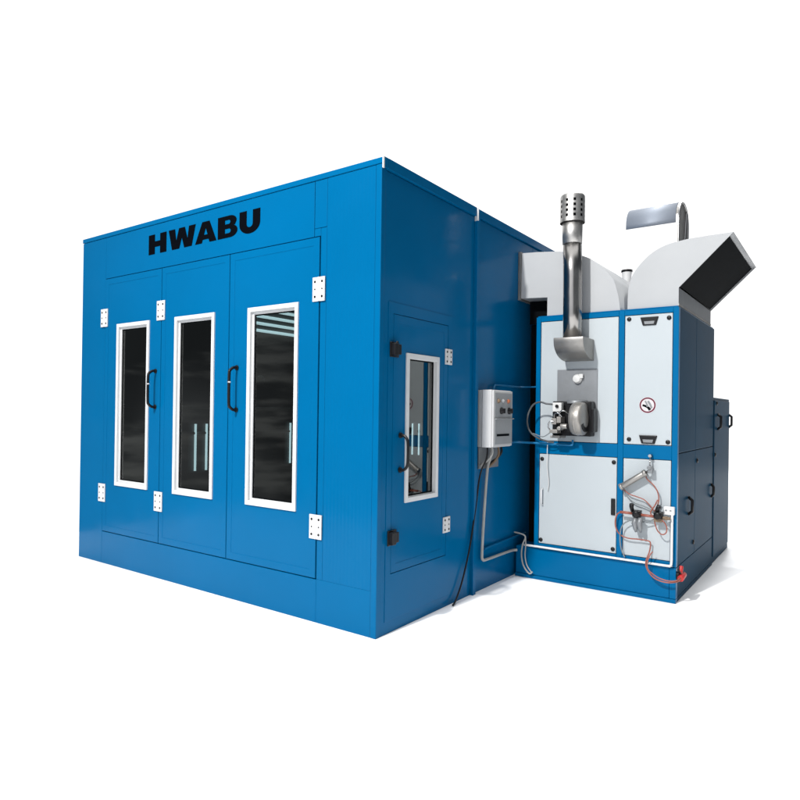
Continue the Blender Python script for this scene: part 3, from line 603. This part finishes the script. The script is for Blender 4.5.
for k in (0, n-1): m._new([m.bm.faces.new((ra[0][k], ra[1][k], ra[3][k], ra[2][k]))])
m.build('rounded_cover', 'cowl', cw)
m = MB(); m.box(0.435, 1.0055, 4.412, 4.43, 1.802, 3.872); m.build('overexposed_front', 'bright', cw, 0.002)  # white sheet put in where the metal burns out to white
m = MB(); m.prism(cowl(0.002, 1.802), 'x', 1.007, 1.030); m.build('end_sheet', 'galv_dull', cw, 0.002)
m = MB(); q = [(1.036, p[0], p[1]) for p in cowl(0.012, 1.82)]; m.tube(q, 0.012, 8); m.build('rolled_edge', 'galv', cw)
m = MB(); m.tube([(1.036, 4.84, 4.10), (1.036, 4.80, 3.9), (1.036, 4.74, 3.6), (1.036, 4.74, 3.3)], 0.014, 8, sub=5); m.build('stiffener', 'galv', cw)
vp = thing('vent_pipe', (0.535, 4.1, 1.80), 'slim white vent pipe with a black rim in the gap between elbow duct and hood', 'pipe')
m = MB(); m.lathe((0.535, 4.1, 1.801), (0, 0, 1), [(0.05, 0), (0.05, 1.40), (0.056, 1.49)], 24); m.build('vent_tube', 'whitepipe', vp)
m = MB(); m.lathe((0.535, 4.1, 3.285), (0, 0, 1), [(0.056, 0), (0.064, 0.003), (0.064, 0.026), (0, 0.028)], 24); m.build('vent_rim', 'black', vp)

# ------------------------------------------------------------------ air line, cylinder, valves and hoses on the front
YF = 2.15
def tube_thing(*a, **k): return cable(*a, **k)
cable('air_pipe', 'whitepipe', [(0.13, 2.195, 0.322), (0.5, 2.195, 0.321), (1.40, 2.195, 0.318), (1.44, 2.195, 0.318), (1.468, 2.195, 0.322), (1.478, 2.195, 0.35), (1.479, 2.195, 0.5), (1.480, 2.195, 0.775)], 0.0105, 'white air pipe along the base ledge turning up at the right corner', 'pipe', sub=5)
cy_ = thing('air_cylinder', (1.16, YF, 1.03), 'slanted grey air cylinder fixed by a bolt to the lower right white panel', 'air cylinder')
a, b = Vector((1.062, 2.165, 0.965)), Vector((1.258, 2.165, 1.098)); u = (b-a).normalized()
m = MB(); m.tube([a-u*0.012, a+u*0.012], 0.031, 20); m.tube([a+u*0.0125, b-u*0.0125], 0.0265, 20); m.tube([b-u*0.012, b+u*0.014], 0.031, 20); m.build('cylinder_barrel', 'galv_dull', cy_, 0.002)
m = MB(); m.tube([b+u*0.014, b+u*0.06], 0.010, 12); m.build('piston_rod', 'galv', cy_)
m = MB(); m.box(1.288, 1.325, 2.15, 2.185, 1.10, 1.165); m.box(1.292, 1.318, 2.186, 2.233, 1.12, 1.145); m.cyl((1.30, 2.14, 1.15), (1.30, 2.19, 1.15), 0.018, 14); m.build('clevis', 'plate', cy_, 0.003)
m = MB(); m.cyl((1.30, 2.165, 1.165), (1.297, 2.19, 1.235), 0.006, 8); m.cyl((1.297, 2.236, 1.25), (1.297, 2.17, 1.25), 0.013, 14); m.build('hanger_bolt', 'galv', cy_)
mf = thing('valve_manifold', (1.25, 2.16, 0.70), 'red pipe carrying two black valves across the lower right white panel', 'valve')
m = MB(); m.cyl((1.055, 2.16, 0.742), (1.165, 2.16, 0.740), 0.012, 12); m.build('red_pipe', 'hose', mf); m = MB(); m.cyl((1.235, 2.16, 0.735), (1.345, 2.16, 0.732), 0.012, 12); m.build('red_pipe', 'hose', mf)
for x, z in ((1.20, 0.742), (1.378, 0.748)):
    m = MB(); m.box(x-0.035, x+0.035, 2.135, 2.19, z-0.028, z+0.030); m.lathe((x, 2.135, z), (0, -1, 0), [(0.032, 0), (0.032, 0.02), (0.02, 0.03), (0, 0.03)], 16)
    v = m.build('valve_body', 'black', mf, 0.005)
    m = MB(); m.tube([(x-0.01 if x > 1.3 else x-0.035, 2.145, z+0.02), (x+0.0 if x > 1.3 else x-0.04, 2.13, z+0.06), (x+0.015 if x > 1.3 else x-0.035, 2.125, z+0.085)], [0.016, 0.018, 0.020], 10); m.build('valve_lever', 'black', v)
for x0_, x1_ in ((1.175, 1.195), (1.215, 1.235)):
    m = MB(); m.tube([(x0_+0.02, 2.14, 0.712), (x0_+0.01, 2.135, 0.66), (x1_, 2.135, 0.615), (x1_+0.004, 2.135, 0.585)], [0.020, 0.024, 0.019, 0.008], 12, sub=0); m.build('grey_tail', 'plate', mf)
m = MB(); m.box(1.345, 1.41, 2.14, 2.18, 0.69, 0.722); m.cyl((1.405, 2.16, 0.728), (1.475, 2.16, 0.728), 0.013, 12); m.box(1.43, 1.452, 2.145, 2.175, 0.713, 0.743); m.build('pipe_joint', 'brown', mf, 0.003)
jb = thing('junction_box', (1.44, 2.2, 0.755), 'small white box with two dark ports at the top of the white air pipe', 'box')
m = MB(); m.box(1.412, 1.496, 2.188, 2.2345, 0.752, 0.822); m.build('box_body', 'whitepipe', jb, 0.006)
for x in (1.432, 1.468):
    m = MB(); m.box(x-0.008, x+0.008, 2.1865, 2.1885, 0.785, 0.797); m.build('port', 'plate', jb)
H = lambda pts, y=2.19: [(x, y if len(p) == 2 else p[2], z) for p in pts for x, z in [(p[0], p[1])]]
G = 'thin air hoses looped on the lower right panel'
cable('air_hose', 'hose', H([(1.072, .945), (1.12, .905), (1.19, .885), (1.25, .865), (1.30, .82), (1.335, .775), (1.36, .745)]), 0.0052, 'upper orange hose from the low end of the air cylinder to the right valve', 'hose', G)
cable('air_hose', 'hose_grey', H([(1.072, .940), (1.10, .885), (1.16, .832), (1.24, .808), (1.30, .785), (1.34, .755)], 2.20), 0.005, 'grey hose from the low end of the air cylinder to the right valve', 'hose', G)
cable('air_hose', 'hose', H([(1.262, 1.075), (1.275, 1.045), (1.33, 0.995), (1.362, .94), (1.372, .875), (1.355, .81), (1.335, .765)]), 0.0052, 'orange hose falling from the upper end of the air cylinder', 'hose', G)
cable('air_hose', 'hose', H([(1.372, .88), (1.35, .83), (1.325, .79), (1.315, .76), (1.335, .735)], 2.15), 0.0055, 'short orange hose curling just above the right valve', 'hose', G)
cable('air_hose', 'hose', H([(1.345, .72), (1.355, .665), (1.375, .615), (1.41, .588), (1.442, .605), (1.448, .65), (1.43, .69), (1.405, .712)], 2.15), 0.0052, 'orange hose hanging in a round loop below the right valve', 'hose', G)
cable('air_hose', 'hose_grey', H([(1.35, .715), (1.30, .685), (1.24, .672), (1.15, .675), (1.09, .645), (1.06, .59), (1.052, .50), (1.065, .41), (1.095, .345)], 2.175), 0.0055, 'grey hose running from under the valves down to the white pipe', 'hose', G)
cable('air_hose', 'hose', H([(1.06, .742), (1.022, .715), (1.005, .655), (1.012, .59), (1.05, .535), (1.12, .513), (1.20, .515), (1.285, .512), (1.308, .492), (1.30, .42), (1.285, .345, 2.14), (1.29, .29, 2.14), (1.325, .235, 2.14), (1.38, .20, 2.14), (1.46, .19, 2.14), (1.535, .205, 2.16), (1.555, .225, 2.21)], 2.19), 0.006, 'long orange hose sweeping left of the valves then down to the red plug', 'hose', G)
cable('air_hose', 'hose', H([(1.335, .43, 2.16), (1.315, .40, 2.15), (1.298, .34, 2.13), (1.305, .28, 2.13), (1.345, .245, 2.13), (1.40, .218, 2.13), (1.47, .207, 2.13), (1.53, .215, 2.15), (1.55, .235, 2.21)]), 0.0052, 'second orange hose bowing over the blue base towards the red plug', 'hose', G)
pl = thing('hose_plug', (1.55, 2.27, 0.20), 'red plug on the right side of the blue base where the hoses end', 'plug')
m = MB(); m.tube([(1.55, 2.20, 0.222), (1.55, 2.33, 0.235)], 0.026, 14); m.tube([(1.54, 2.26, 0.25), (1.54, 2.285, 0.315)], 0.016, 10); m.build('plug_body', 'red', pl, 0.004)
m = MB(); m.box(1.512, 1.535, 2.22, 2.31, 0.205, 0.26); m.tube([(1.545, 2.24, 0.255), (1.53, 2.21, 0.30)], 0.008, 8); m.build('plug_bracket', 'black', pl, 0.003)
cable('cable_loop', 'conduit', [(0.02, 2.20, 0.43), (0.10, 2.19, 0.425), (0.145, 2.185, 0.40), (0.115, 2.19, 0.32), (0.105, 2.19, 0.22), (0.13, 2.185, 0.12), (0.19, 2.18, 0.055), (0.225, 2.18, 0.075)], 0.008, 'outer pale cable looping down the corner between booth wall and heating unit', 'cable', 'cable loops in the corner')
cable('cable_loop', 'conduit', [(0.145, 2.19, 0.40), (0.150, 2.185, 0.32), (0.145, 2.185, 0.22), (0.165, 2.185, 0.13), (0.215, 2.18, 0.07)], 0.006, 'inner pale cable hanging straighter in the corner beside the heating unit', 'cable', 'cable loops in the corner')

# ------------------------------------------------------------------ render settings
S.render.engine = 'CYCLES'; S.render.resolution_x = S.render.resolution_y = 1024
